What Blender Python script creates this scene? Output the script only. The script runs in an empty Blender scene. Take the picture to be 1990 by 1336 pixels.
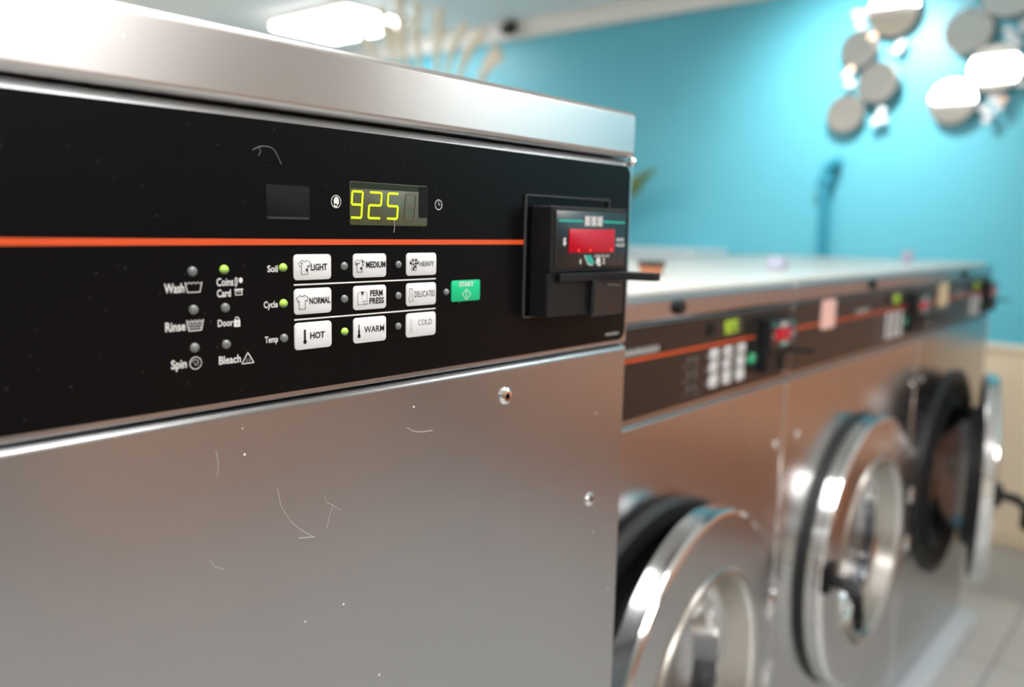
import bpy, bmesh, math, random
from mathutils import Vector, Matrix
PI = math.pi
R = math.radians
scn = bpy.context.scene
col = scn.collection

# ------------------------------------------------------------------ camera, light, exposure
cam_data = bpy.data.cameras.new('camera')
cam = bpy.data.objects.new('camera', cam_data)
col.objects.link(cam)
cam_m = Matrix(((0.64659671, 0.09052354, -0.75744186, 0.0),
                (-0.76252077, 0.10506024, -0.63837639, -0.4576),
                (0.02178893, 0.99033723, 0.13695768, 1.3948),
                (0, 0, 0, 1)))
cam.matrix_world = cam_m
cam_data.sensor_width = 36.0
cam_data.lens = 1640.0 / 1990.0 * 36.0
cam_data.clip_start = 0.02
cam_data.clip_end = 60
cam_data.dof.use_dof = True
cam_data.dof.focus_distance = 0.582
cam_data.dof.aperture_fstop = 3.1
cam_data.dof.aperture_blades = 9
scn.camera = cam

world = bpy.data.worlds.new('world')
world.use_nodes = True
world.node_tree.nodes['Background'].inputs['Color'].default_value = (0.75, 0.85, 1.0, 1)
world.node_tree.nodes['Background'].inputs['Strength'].default_value = 0.5
scn.world = world
scn.view_settings.view_transform = 'Standard'
scn.view_settings.look = 'None'
scn.view_settings.exposure = 0.0
scn.view_settings.gamma = 1.0
scn.view_settings.use_curve_mapping = False
TROFFER_POWER = 18.5

# ------------------------------------------------------------------ materials
MATS = {}
def new_mat(name):
    m = bpy.data.materials.new(name); m.use_nodes = True
    MATS[name] = m
    return m, m.node_tree.nodes, m.node_tree.links, m.node_tree.nodes['Principled BSDF']

def simple(name, c, rough=0.5, metal=0.0, spec=0.5, emit=None, es=0.0, coat=0.0, trans=0.0, noise=0.0, nscale=20):
    m, n, l, p = new_mat(name)
    p.inputs['Base Color'].default_value = (*c, 1)
    p.inputs['Roughness'].default_value = rough
    p.inputs['Metallic'].default_value = metal
    p.inputs['Specular IOR Level'].default_value = spec
    p.inputs['Coat Weight'].default_value = coat
    p.inputs['Transmission Weight'].default_value = trans
    if emit:
        p.inputs['Emission Color'].default_value = (*emit, 1)
        p.inputs['Emission Strength'].default_value = es
    if noise:
        tc = n.new('ShaderNodeTexCoord'); nz = n.new('ShaderNodeTexNoise'); nz.inputs['Scale'].default_value = nscale
        mx = n.new('ShaderNodeMix'); mx.data_type = 'RGBA'; mx.blend_type = 'MULTIPLY'
        rp = n.new('ShaderNodeMapRange'); rp.inputs['To Min'].default_value = 1 - noise; rp.inputs['To Max'].default_value = 1.0
        l.new(tc.outputs['Object'], nz.inputs['Vector']); l.new(nz.outputs['Fac'], rp.inputs['Value'])
        mx.inputs['Factor'].default_value = 1.0
        mx.inputs['A'].default_value = (*c, 1)
        l.new(rp.outputs['Result'], mx.inputs['B']); l.new(mx.outputs['Result'], p.inputs['Base Color'])
    return m

def dust(n, l, tc, scale, thr, rand_cut=0.72):
    """small scattered specks, returned as a 0..1 mask socket"""
    v = n.new('ShaderNodeTexVoronoi'); v.inputs['Scale'].default_value = scale
    l.new(tc, v.inputs['Vector'])
    a = n.new('ShaderNodeMath'); a.operation = 'LESS_THAN'; a.inputs[1].default_value = thr
    l.new(v.outputs['Distance'], a.inputs[0])
    sp = n.new('ShaderNodeSeparateColor'); l.new(v.outputs['Color'], sp.inputs['Color'])
    b = n.new('ShaderNodeMath'); b.operation = 'GREATER_THAN'; b.inputs[1].default_value = rand_cut
    l.new(sp.outputs['Red'], b.inputs[0])
    c = n.new('ShaderNodeMath'); c.operation = 'MULTIPLY'
    l.new(a.outputs[0], c.inputs[0]); l.new(b.outputs[0], c.inputs[1])
    d = n.new('ShaderNodeMath'); d.operation = 'MULTIPLY'
    l.new(c.outputs[0], d.inputs[0]); l.new(sp.outputs['Green'], d.inputs[1])
    return d.outputs[0]

def brushed(name, c, rough, aniso, wave=0.0, dusty=True):
    m, n, l, p = new_mat(name)
    p.inputs['Metallic'].default_value = 1.0
    p.inputs['Anisotropic'].default_value = aniso
    cx = n.new('ShaderNodeCombineXYZ'); cx.inputs['X'].default_value = 0; cx.inputs['Y'].default_value = 0.55; cx.inputs['Z'].default_value = 0.83
    l.new(cx.outputs[0], p.inputs['Tangent'])
    tc = n.new('ShaderNodeTexCoord')
    mp = n.new('ShaderNodeMapping'); mp.inputs['Scale'].default_value = (20, 1500, 1500)
    l.new(tc.outputs['Object'], mp.inputs['Vector'])
    nz = n.new('ShaderNodeTexNoise'); nz.inputs['Scale'].default_value = 1.0; nz.inputs['Detail'].default_value = 4
    l.new(mp.outputs[0], nz.inputs['Vector'])
    big = n.new('ShaderNodeTexNoise'); big.inputs['Scale'].default_value = 5.0; big.inputs['Detail'].default_value = 2
    l.new(tc.outputs['Object'], big.inputs['Vector'])
    mr = n.new('ShaderNodeMapRange'); mr.inputs['To Min'].default_value = rough * 0.97; mr.inputs['To Max'].default_value = rough * 1.04
    l.new(nz.outputs['Fac'], mr.inputs['Value']); l.new(mr.outputs[0], p.inputs['Roughness'])
    cr = n.new('ShaderNodeMapRange'); cr.inputs['To Min'].default_value = 0.975; cr.inputs['To Max'].default_value = 1.02
    l.new(nz.outputs['Fac'], cr.inputs['Value'])
    mx = n.new('ShaderNodeMix'); mx.data_type = 'RGBA'; mx.blend_type = 'MULTIPLY'; mx.inputs['Factor'].default_value = 1
    mx.inputs['A'].default_value = (*c, 1); l.new(cr.outputs[0], mx.inputs['B'])
    bcol = mx.outputs['Result']
    if dusty:
        dm = dust(n, l, tc.outputs['Object'], 90, 0.075, 0.85)
        m2 = n.new('ShaderNodeMix'); m2.data_type = 'RGBA'
        l.new(dm, m2.inputs['Factor']); l.new(bcol, m2.inputs['A']); m2.inputs['B'].default_value = (0.85, 0.83, 0.8, 1)
        bcol = m2.outputs['Result']
        inv = n.new('ShaderNodeMath'); inv.operation = 'SUBTRACT'; inv.inputs[0].default_value = 1.0
        l.new(dm, inv.inputs[1]); l.new(inv.outputs[0], p.inputs['Metallic'])
    l.new(bcol, p.inputs['Base Color'])
    if wave:
        bp = n.new('ShaderNodeBump'); bp.inputs['Strength'].default_value = wave; bp.inputs['Distance'].default_value = 0.02
        l.new(big.outputs['Fac'], bp.inputs['Height']); l.new(bp.outputs[0], p.inputs['Normal'])
    return m

steel = brushed('brushed_steel', (0.43, 0.437, 0.45), 0.25, 0.60, 0.03)
steel_cap = brushed('brushed_steel_lid', (0.60, 0.595, 0.59), 0.295, 0.74, 0.02)
steel2 = brushed('brushed_steel_far', (0.50, 0.505, 0.515), 0.22, 0.55, 0.03, False)
chrome = simple('chrome', (0.82, 0.82, 0.82), 0.10, 1.0)
drum_m = simple('drum_steel', (0.16, 0.165, 0.17), 0.4, 1.0)
black_rub = simple('black_rubber', (0.012, 0.013, 0.014), 0.5)
black_pl = simple('black_plastic', (0.007, 0.007, 0.008), 0.42, spec=0.3)
black_sat = simple('black_satin', (0.014, 0.016, 0.018), 0.22)
black_edge = simple('black_edge_bevel', (0.05, 0.05, 0.052), 0.35)
dark_win = simple('dark_window', (0.008, 0.008, 0.0085), 0.5, spec=0.12)
dark_lip = simple('dark_window_lip', (0.04, 0.04, 0.04), 0.5, spec=0.2)
white_ink = simple('white_ink', (0.80, 0.80, 0.78), 0.5)
grey_ink = simple('grey_ink', (0.42, 0.42, 0.41), 0.5)
black_ink = simple('black_ink', (0.015, 0.015, 0.015), 0.5)
grey_dim = simple('dim_grey_ink', (0.16, 0.16, 0.15), 0.5)
thin_ink = simple('thin_grey_ink', (0.11, 0.11, 0.11), 0.5)
key_white = simple('key_white', (0.74, 0.74, 0.75), 0.4)
key_green = simple('key_green', (0.0, 0.52, 0.22), 0.35)
orange = simple('orange_stripe', (0.72, 0.085, 0.015), 0.4)
teal_line = simple('teal_line', (0.02, 0.42, 0.33), 0.4)
red_win = simple('red_display', (0.36, 0.0, 0.012), 0.25, spec=0.3, emit=(0.9, 0.0, 0.02), es=0.14)
red_dot = simple('red_display_dot', (0.9, 0.02, 0.02), 0.3, emit=(1.0, 0.05, 0.04), es=1.0)
olive_win = simple('olive_display_window', (0.075, 0.080, 0.042), 0.30)  # glow of the lit digits is put into this olive base
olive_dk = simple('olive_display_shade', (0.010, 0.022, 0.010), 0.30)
seg_on = simple('lit_segment', (0.4, 0.6, 0.0), 0.4, emit=(0.62, 0.98, 0.0), es=1.25)
seg_off = simple('unlit_segment', (0.12, 0.10, 0.07), 0.4)
led_off = simple('lamp_lens_unlit', (0.17, 0.18, 0.18), 0.28)
lint_m = simple('lint', (0.55, 0.52, 0.48), 0.8)
lint_d = simple('lint_dim', (0.22, 0.22, 0.22), 0.8)
pink_m = simple('pink_paper', (0.85, 0.52, 0.45), 0.6)
cream_paper = simple('cream_paper', (0.62, 0.50, 0.32), 0.6)
cream_trim = simple('cream_laminate', (0.80, 0.72, 0.60), 0.4)
board_m = simple('steel_top_sheen', (0.60, 0.59, 0.55), 0.30)  # pale tone stands in for ceiling light scattered by the steel tops
pale_lam = simple('pale_grey_laminate', (0.50, 0.60, 0.64), 0.4)
white_pt = simple('white_paint', (0.80, 0.78, 0.75), 0.5)
beige = simple('beige_wainscot', (0.74, 0.62, 0.45), 0.55, noise=0.05, nscale=3)
ceil_m = simple('ceiling_white', (0.87, 0.88, 0.88), 0.8)
cream_wall = simple('cream_wall', (0.82, 0.78, 0.70), 0.7)
brown_wall = simple('brown_wall', (0.20, 0.155, 0.125), 0.6)
navy = simple('navy_paint', (0.02, 0.03, 0.09), 0.5)
twig = simple('pale_wood', (0.78, 0.72, 0.58), 0.7)
leafm = simple('leaf_green', (0.10, 0.17, 0.05), 0.5)
terra = simple('terracotta', (0.42, 0.16, 0.08), 0.7)
brown_vinyl = simple('russet_vinyl', (0.60, 0.31, 0.18), 0.5)
pink_vinyl = simple('pink_brown_vinyl', (0.50, 0.30, 0.25), 0.5)
red_vinyl = simple('red_vinyl', (0.45, 0.05, 0.03), 0.4)
lavender = simple('lavender_plastic', (0.40, 0.42, 0.55), 0.4)
mirror_m = simple('mirror_glass', (0.86, 0.85, 0.82), 0.03, 1.0)
mirror_edge = simple('mirror_rim', (0.10, 0.09, 0.08), 0.4, 0.6)
bead_m = simple('pearly_bead', (0.72, 0.75, 0.78), 0.15, 0.0, coat=0.6)
bead_c = simple('peach_bead', (0.90, 0.62, 0.46), 0.2, 0.0, coat=0.6)
concrete = simple('pale_concrete', (0.50, 0.55, 0.58), 0.5)
cream_ring = simple('satin_metal_ring', (0.50, 0.48, 0.44), 0.28, 1.0)
glass_m = simple('door_glass', (0.22, 0.23, 0.25), 0.05, 0.0, trans=0.85)
blue_pipe = simple('blue_painted_metal', (0.02, 0.25, 0.36), 0.4)
lamp_on = simple('lamp_diffuser', (0.9, 0.9, 0.9), 0.5, emit=(1.0, 0.985, 0.96), es=TROFFER_POWER)

def wall_blue():
    m, n, l, p = new_mat('blue_wall_paint')
    p.inputs['Base Color'].default_value = (0.105, 0.44, 0.56, 1)
    p.inputs['Roughness'].default_value = 0.42
    p.inputs['Specular IOR Level'].default_value = 0.4
    return m
blue = wall_blue()

def overlay_mat(name, base, rough, d=True):
    m, n, l, p = new_mat(name)
    p.inputs['Roughness'].default_value = rough; p.inputs['Specular IOR Level'].default_value = 0.12 if d else 0.34
    tc = n.new('ShaderNodeTexCoord')
    if d:
        dm = dust(n, l, tc.outputs['Object'], 55, 0.035, 0.55)
        dm2 = dust(n, l, tc.outputs['Object'], 260, 0.10, 0.9)
        ad = n.new('ShaderNodeMath'); ad.operation = 'ADD'; ad.use_clamp = True
        l.new(dm, ad.inputs[0]); l.new(dm2, ad.inputs[1])
        sc = n.new('ShaderNodeMath'); sc.operation = 'MULTIPLY'; sc.inputs[1].default_value = 0.35
        l.new(ad.outputs[0], sc.inputs[0])
        mx = n.new('ShaderNodeMix'); mx.data_type = 'RGBA'
        l.new(sc.outputs[0], mx.inputs['Factor']); mx.inputs['A'].default_value = (*base, 1); mx.inputs['B'].default_value = (0.3, 0.3, 0.29, 1)
        l.new(mx.outputs['Result'], p.inputs['Base Color'])
    else:
        p.inputs['Base Color'].default_value = (*base, 1)
    return m
film = overlay_mat('black_film', (0.0035, 0.0035, 0.004), 0.30)
film_far = overlay_mat('film_brown_reflection', (0.016, 0.013, 0.011), 0.30, False)  # brown reflection is mixed into the far panels' base colour

def led_on_mat():
    m, n, l, p = new_mat('lamp_lens_lit')
    p.inputs['Base Color'].default_value = (0.15, 0.20, 0.10, 1); p.inputs['Roughness'].default_value = 0.28
    tc = n.new('ShaderNodeTexCoord'); sp = n.new('ShaderNodeSeparateXYZ'); l.new(tc.outputs['Object'], sp.inputs[0])
    mr = n.new('ShaderNodeMapRange'); mr.inputs['From Min'].default_value = -0.0016; mr.inputs['From Max'].default_value = 0.0014
    mr.inputs['To Min'].default_value = 0.0; mr.inputs['To Max'].default_value = 1.0
    l.new(sp.outputs['Z'], mr.inputs['Value'])
    p.inputs['Emission Color'].default_value = (0.50, 0.95, 0.0, 1)
    l.new(mr.outputs[0], p.inputs['Emission Strength'])
    return m
led_on = led_on_mat()

def floor_mat():
    m, n, l, p = new_mat('floor_tile')
    tc = n.new('ShaderNodeTexCoord')
    br = n.new('ShaderNodeTexBrick'); br.offset = 0.0; br.inputs['Scale'].default_value = 1.0
    br.inputs['Brick Width'].default_value = 0.61; br.inputs['Row Height'].default_value = 0.61; br.inputs['Mortar Size'].default_value = 0.004
    br.inputs['Color1'].default_value = (0.47, 0.455, 0.43, 1); br.inputs['Color2'].default_value = (0.40, 0.405, 0.40, 1); br.inputs['Mortar'].default_value = (0.2, 0.2, 0.2, 1)
    l.new(tc.outputs['Object'], br.inputs['Vector'])
    nz = n.new('ShaderNodeTexNoise'); nz.inputs['Scale'].default_value = 2.5; nz.inputs['Detail'].default_value = 5
    l.new(tc.outputs['Object'], nz.inputs['Vector'])
    mr = n.new('ShaderNodeMapRange'); mr.inputs['To Min'].default_value = 0.85; mr.inputs['To Max'].default_value = 1.12
    l.new(nz.outputs['Fac'], mr.inputs['Value'])
    mx = n.new('ShaderNodeMix'); mx.data_type = 'RGBA'; mx.blend_type = 'MULTIPLY'; mx.inputs['Factor'].default_value = 1
    l.new(br.outputs['Color'], mx.inputs['A']); l.new(mr.outputs[0], mx.inputs['B']); l.new(mx.outputs['Result'], p.inputs['Base Color'])
    p.inputs['Roughness'].default_value = 0.35
    return m
floor_m = floor_mat()

# ------------------------------------------------------------------ mesh builder
class MB:
    def __init__(s): s.v = []; s.f = []; s.m = []; s.mats = []
    def mi(s, mat):
        if mat not in s.mats: s.mats.append(mat)
        return s.mats.index(mat)
    def add(s, vs, fs, mat):
        b = len(s.v); k = s.mi(mat)
        s.v += [tuple(v) for v in vs]
        for f in fs: s.f.append(tuple(b + i for i in f)); s.m.append(k)
    def frombm(s, bm, mat):
        bm.verts.index_update()
        s.add([v.co[:] for v in bm.verts], [[v.index for v in f.verts] for f in bm.faces], mat); bm.free()
    def box(s, x0, x1, y0, y1, z0, z1, mat, bev=0.0, seg=2):
        bm = bmesh.new(); bmesh.ops.create_cube(bm, size=1)
        bmesh.ops.transform(bm, matrix=Matrix.LocRotScale(((x0+x1)/2, (y0+y1)/2, (z0+z1)/2), None, (x1-x0, y1-y0, z1-z0)), verts=bm.verts)
        if bev: bmesh.ops.bevel(bm, geom=bm.edges[:], offset=bev, segments=seg, profile=0.5, affect='EDGES')
        s.frombm(bm, mat); return s
    def prism(s, pts, y0, y1, mat, bev=0.0):
        """polygon in x,z extruded from y0 (front) to y1 (back)"""
        bm = bmesh.new()
        vs = [bm.verts.new((p[0], y0, p[1])) for p in pts]
        f = bm.faces.new(vs)
        ex = bmesh.ops.extrude_face_region(bm, geom=[f])
        for g in ex['geom']:
            if isinstance(g, bmesh.types.BMVert): g.co.y = y1
        bmesh.ops.recalc_face_normals(bm, faces=bm.faces[:])
        if bev:
            ed = [e for e in bm.edges if all(abs(v.co.y - y0) < 1e-7 for v in e.verts)]
            bmesh.ops.bevel(bm, geom=ed, offset=bev, segments=2, profile=0.5, affect='EDGES')
        s.frombm(bm, mat); return s
    def rrect(s, x0, x1, z0, z1, r, y0, y1, mat, bev=0.0, seg=5, corners=(1, 1, 1, 1)):
        pts = []
        for (cx, cz, a0, on) in ((x1-r, z1-r, 0, corners[1]), (x0+r, z1-r, 90, corners[0]), (x0+r, z0+r, 180, corners[3]), (x1-r, z0+r, 270, corners[2])):
            if on:
                for k in range(seg+1):
                    a = R(a0 + 90*k/seg); pts.append((cx + r*math.cos(a), cz + r*math.sin(a)))
            else:
                a = R(a0 + 45); pts.append((cx + r*(1 if math.cos(a) > 0 else -1), cz + r*(1 if math.sin(a) > 0 else -1)))
        return s.prism(pts, y0, y1, mat, bev)
    def flat(s, pts, y, mat):
        s.add([(p[0], y, p[1]) for p in pts], [list(range(len(pts)))], mat); return s
    def rect(s, x0, x1, z0, z1, y, mat): return s.flat([(x0, z0), (x1, z0), (x1, z1), (x0, z1)], y, mat)
    def stroke(s, pts, w, y, mat, closed=False):
        n = len(pts)
        rng = range(n if closed else n-1)
        for i in rng:
            a = Vector(pts[i]); b = Vector(pts[(i+1) % n]); d = b-a
            if d.length < 1e-9: continue
            d.normalize(); nn = Vector((-d.y, d.x))*w/2; e = d*w*0.35
            a2 = a-e; b2 = b+e
            s.flat([a2-nn, b2-nn, b2+nn, a2+nn], y, mat)
        return s
    def disc(s, cx, cz, r, y, mat, seg=20, sx=1):
        return s.flat([(cx+sx*r*math.cos(2*PI*k/seg), cz+r*math.sin(2*PI*k/seg)) for k in range(seg)], y, mat)
    def ring(s, cx, cz, r, w, y, mat, seg=24, a0=0, a1=360, sx=1):
        n = max(3, int(seg*(a1-a0)/360)); vs = []; fs = []
        for k in range(n+1):
            a = R(a0+(a1-a0)*k/n)
            for rr in (r-w/2, r+w/2): vs.append((cx+sx*rr*math.cos(a), y, cz+rr*math.sin(a)))
        for k in range(n): fs.append((2*k, 2*k+1, 2*k+3, 2*k+2))
        s.add(vs, fs, mat); return s
    def lathe(s, prof, c, mats, seg=64, axis='y', a0=0.0, a1=360.0):
        """prof: (radius, offset along axis); mats: one, or one per profile segment"""
        c = Vector(c)
        full = abs(a1-a0-360) < 1e-6
        n = seg if full else seg+1
        def pt(r, h, a):
            if axis == 'y': return c + Vector((r*math.cos(a), h, r*math.sin(a)))
            if axis == 'z': return c + Vector((r*math.cos(a), r*math.sin(a), h))
            return c + Vector((h, r*math.cos(a), r*math.sin(a)))
        for i in range(len(prof)-1):
            m = mats[i] if isinstance(mats, (list, tuple)) else mats
            (r0, h0), (r1, h1) = prof[i], prof[i+1]
            vs = []; fs = []
            for k in range(n):
                a = R(a0+(a1-a0)*k/seg); vs += [pt(r0, h0, a), pt(r1, h1, a)]
            for k in range(seg):
                k2 = (k+1) % n
                fs.append((2*k, 2*k+1, 2*k2+1, 2*k2))
            s.add(vs, fs, m)
        return s
    def tube(s, pts, rad, mat, seg=8):
        pts = [Vector(p) for p in pts]; n = len(pts)
        rads = rad if isinstance(rad, (list, tuple)) else [rad]*n
        vs = []; fs = []
        up = Vector((0.13, 0.31, 0.94)).normalized()
        for i, p in enumerate(pts):
            d = (pts[min(i+1, n-1)]-pts[max(i-1, 0)]).normalized()
            u = d.cross(up)
            if u.length < 1e-3: u = d.cross(Vector((1, 0, 0)))
            u.normalize(); w = d.cross(u)
            for k in range(seg):
                a = 2*PI*k/seg; vs.append(p + (u*math.cos(a)+w*math.sin(a))*rads[i])
        for i in range(n-1):
            for k in range(seg):
                k2 = (k+1) % seg; fs.append((i*seg+k, i*seg+k2, (i+1)*seg+k2, (i+1)*seg+k))
        fs.append(tuple(range(seg))); fs.append(tuple((n-1)*seg+k for k in reversed(range(seg))))
        s.add(vs, fs, mat); return s
    def profx(s, prof, x0, x1, mat):
        """closed (y,z) profile extruded along x"""
        n = len(prof)
        vs = [(x0, p[0], p[1]) for p in prof] + [(x1, p[0], p[1]) for p in prof]
        fs = [(i, (i+1) % n, n+(i+1) % n, n+i) for i in range(n)] + [tuple(reversed(range(n))), tuple(range(n, 2*n))]
        s.add(vs, fs, mat); return s
    def text(s, txt, x0, x1, z0, z1, y, mat, bold=0.0, shear=0.0, skew=0.0):
        """flat lettering filling the given box on a plane facing -Y"""
        cu = bpy.data.curves.new('t', 'FONT'); cu.body = txt; cu.offset = bold; cu.shear = shear; cu.resolution_u = 3
        ob = bpy.data.objects.new('t', cu); col.objects.link(ob)
        dg = bpy.context.evaluated_depsgraph_get(); dg.update()
        me = bpy.data.meshes.new_from_object(ob.evaluated_get(dg))
        vs = [v.co.copy() for v in me.vertices]; fs = [list(p.vertices) for p in me.polygons]
        bpy.data.objects.remove(ob); bpy.data.curves.remove(cu); bpy.data.meshes.remove(me)
        xa = min(v.x for v in vs); xb = max(v.x for v in vs); ya = min(v.y for v in vs); yb = max(v.y for v in vs)
        s.add([(x0+(v.x-xa)/(xb-xa)*(x1-x0), y, z0+(v.y-ya)/(yb-ya)*(z1-z0)+skew*(v.x-xa)/(xb-xa)) for v in vs], fs, mat)
        return s

def obj(name, mb, parent=None, origin=None, rot=(0, 0, 0), label=None, fixn=True, wn=False, sharp=38):
    """mb holds world coordinates (thing unrotated); origin is the object's own world origin"""
    org = Vector(origin) if origin is not None else (Vector(parent['_w']) if parent is not None else Vector((0, 0, 0)))
    me = bpy.data.meshes.new(name)
    me.from_pydata([tuple(Vector(v)-org) for v in mb.v], [], mb.f)
    for m in mb.mats: me.materials.append(m)
    me.polygons.foreach_set('material_index', mb.m)
    me.update()
    if fixn:
        bm = bmesh.new(); bm.from_mesh(me)
        bmesh.ops.recalc_face_normals(bm, faces=bm.faces[:]); bm.to_mesh(me); bm.free()
    me.polygons.foreach_set('use_smooth', [True]*len(me.polygons))
    me.set_sharp_from_angle(angle=R(sharp))
    o = bpy.data.objects.new(name, me); col.objects.link(o)
    if parent is not None:
        o.parent = parent; o.location = org - Vector(parent['_w'])
    else: o.location = org
    o.rotation_euler = rot
    o['_w'] = tuple(org)
    if label: o['label'] = label
    if wn:
        w = o.modifiers.new('wn', 'WEIGHTED_NORMAL'); w.keep_sharp = True; w.weight = 90
    return o

def thing(name, label, cat, loc=(0, 0, 0), group=None):
    o = bpy.data.objects.new(name, None); col.objects.link(o)
    o.location = loc; o['_w'] = tuple(loc); o['label'] = label; o['category'] = cat; o.empty_display_size = 0.1
    if group: o['group'] = group
    return o
def tag(o, label, cat, group=None):
    o['label'] = label; o['category'] = cat
    if group: o['group'] = group
    return o
def struct(name, mb, label=None, **k):
    o = obj(name, mb, **k); o['kind'] = 'structure'
    if label: o['label'] = label
    return o

# ------------------------------------------------------------------ the room
XL, XR, YF, YB, ZC = -4.6, 4.28, -3.6, 5.2, 2.68
struct('floor', MB().box(XL-.1, XR+.1, YF-.1, YB+.1, -0.1, 0, floor_m))
struct('ceiling', MB().box(XL-.1, XR+.1, YF-.1, YB+.1, ZC, ZC+.1, ceil_m))
struct('wall_right', MB().box(XR, XR+.12, YF, YB, 0.915, ZC, blue).box(XR, XR+.12, YF, YB, 0, 0.915, beige),
       'blue painted end wall over a beige lower wall')
struct('wall_back', MB().box(XL, XR, YB, YB+.12, 0, ZC, cream_wall))
struct('wall_left', MB().box(XL-.12, XL, YF, YB, 0, ZC, cream_wall))
struct('wall_front', MB().box(XL, XR, YF-.12, YF, 0, ZC, brown_wall))
struct('trim_1', MB().box(XR-.045, XR, YF, YB, 2.575, ZC, white_pt, .008), 'white crown strip along the top of the blue wall', wn=True)
struct('trim_2', MB().box(XR-.018, XR, YF, YB, 0.902, 0.925, cream_trim, .005), 'pale chair rail between the blue paint and the beige lower wall', wn=True)
struct('baseboard_right', MB().box(XR-.012, XR, YF, YB, 0, 0.09, beige, .003))
struct('door_1', MB().box(3.10, 3.95, YB-.03, YB, 0, 2.35, navy, .004), 'dark navy door in the back wall')

# ceiling lights
def troffer(cx, cy, sx, sy, label):
    t = thing('ceiling_light', label, 'ceiling light', (cx, cy, ZC), 'flat light panels in the ceiling')
    w = 0.03
    f = MB()
    f.box(cx-sx/2-w, cx+sx/2+w, cy-sy/2-w, cy-sy/2, ZC-.025, ZC, white_pt, .003)
    f.box(cx-sx/2-w, cx+sx/2+w, cy+sy/2, cy+sy/2+w, ZC-.025, ZC, white_pt, .003)
    f.box(cx-sx/2-w, cx-sx/2, cy-sy/2, cy+sy/2, ZC-.025, ZC, white_pt, .003)
    f.box(cx+sx/2, cx+sx/2+w, cy-sy/2, cy+sy/2, ZC-.025, ZC, white_pt, .003)
    obj('frame', f, t)
    obj('diffuser', MB().box(cx-sx/2, cx+sx/2, cy-sy/2, cy+sy/2, ZC-.055, ZC-.001, lamp_on), t)
troffer(3.55, 4.025, 0.50, 0.75, 'glowing white ceiling panel above the pale branches')
troffer(0.35, 1.55, 1.2, 0.6, 'white ceiling panel over the machines, mirrored in the round mirrors')
troffer(1.15, -2.6, 0.6, 1.2, 'unseen white ceiling panel over the aisle in front of the near washer')  # unseen panel, placed so the near lid reflects white on its left
troffer(3.65, -2.6, 0.6, 1.2, 'unseen white ceiling panel over the aisle in front of the far washers')  # unseen panel, placed to lighten the right of the near lid
troffer(-1.35, -2.6, 0.6, 1.2, 'added white ceiling panel over the left end of the aisle')  # extra panel out of view, added for brightness along the aisle
troffer(0.50, -0.15, 1.2, 0.6, 'added white ceiling panel directly above the near washer')  # added overhead to whiten the washer's rounded steel edges
troffer(-2.2, -0.2, 0.6, 1.2, 'added white ceiling panel over the left rear of the room')  # added for general brightness, kept clear of the mirrors
troffer(-2.2, 3.9, 0.6, 1.2, 'added white ceiling panel over the far left rear of the room')  # added to brighten the ceiling
troffer(0.9, 3.9, 0.6, 1.2, 'added white ceiling panel over the rear of the room')  # another added panel, lifts the light on the ceiling

def spotlight(loc, target, power, label):
    t = thing('added_spotlight', label, 'spotlight', loc, 'added spotlights washing the blue wall')
    loc = Vector(loc); d = (Vector(target)-loc).normalized()
    obj('canopy', MB().lathe([(.0001, 0), (.05, 0), (.05, -.02), (.012, -.03), (.012, -.14), (.0001, -.14)], (loc.x, loc.y, ZC), white_pt, 24, 'z'), t)
    obj('shade', MB().tube([loc-d*.12, loc-d*.11, loc-d*.02], [.02, .045, .055], white_pt, 20), t)
    ld = bpy.data.lights.new('spot', 'SPOT'); ld.energy = power; ld.spot_size = R(110); ld.spot_blend = 1.0; ld.shadow_soft_size = .04; ld.color = (1, .97, .92)
    lo = bpy.data.objects.new('added_spot_lamp', ld); col.objects.link(lo); lo.parent = t
    lo.rotation_euler = d.to_track_quat('-Z', 'Y').to_euler()
spotlight((3.52, .85, 2.50), (4.28, 1.0, 1.9), 95, 'added unseen spotlight aimed at the round mirrors')  # added lamp, brightens the blue wall around the mirrors

# ------------------------------------------------------------------ washing machines
E1 = 0.0004   # printing stands this far off the film

def squares(mb, x0, x1, z0, z1, y, mat, n):
    w = (x1-x0)/n
    for i in range(n):
        h = (0.75, 1.0, 0.8, 0.95)[i % 4]
        mb.rect(x0+i*w, x0+(i+.72)*w, z0, z0+(z1-z0)*h, y, mat)

def shirt(cx, cz, s, w, y, mat, mb, torn=False):
    P = [(-.18, .5), (-.5, .28), (-.38, .02), (-.26, .10), (-.28, -.5), (.26, -.5), (.26, .12), (.40, .04), (.52, .30), (.2, .5), (.08, .40), (-.06, .40)]
    mb.stroke([(cx+p[0]*s, cz+p[1]*s) for p in P], w, y, mat, True)

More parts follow.
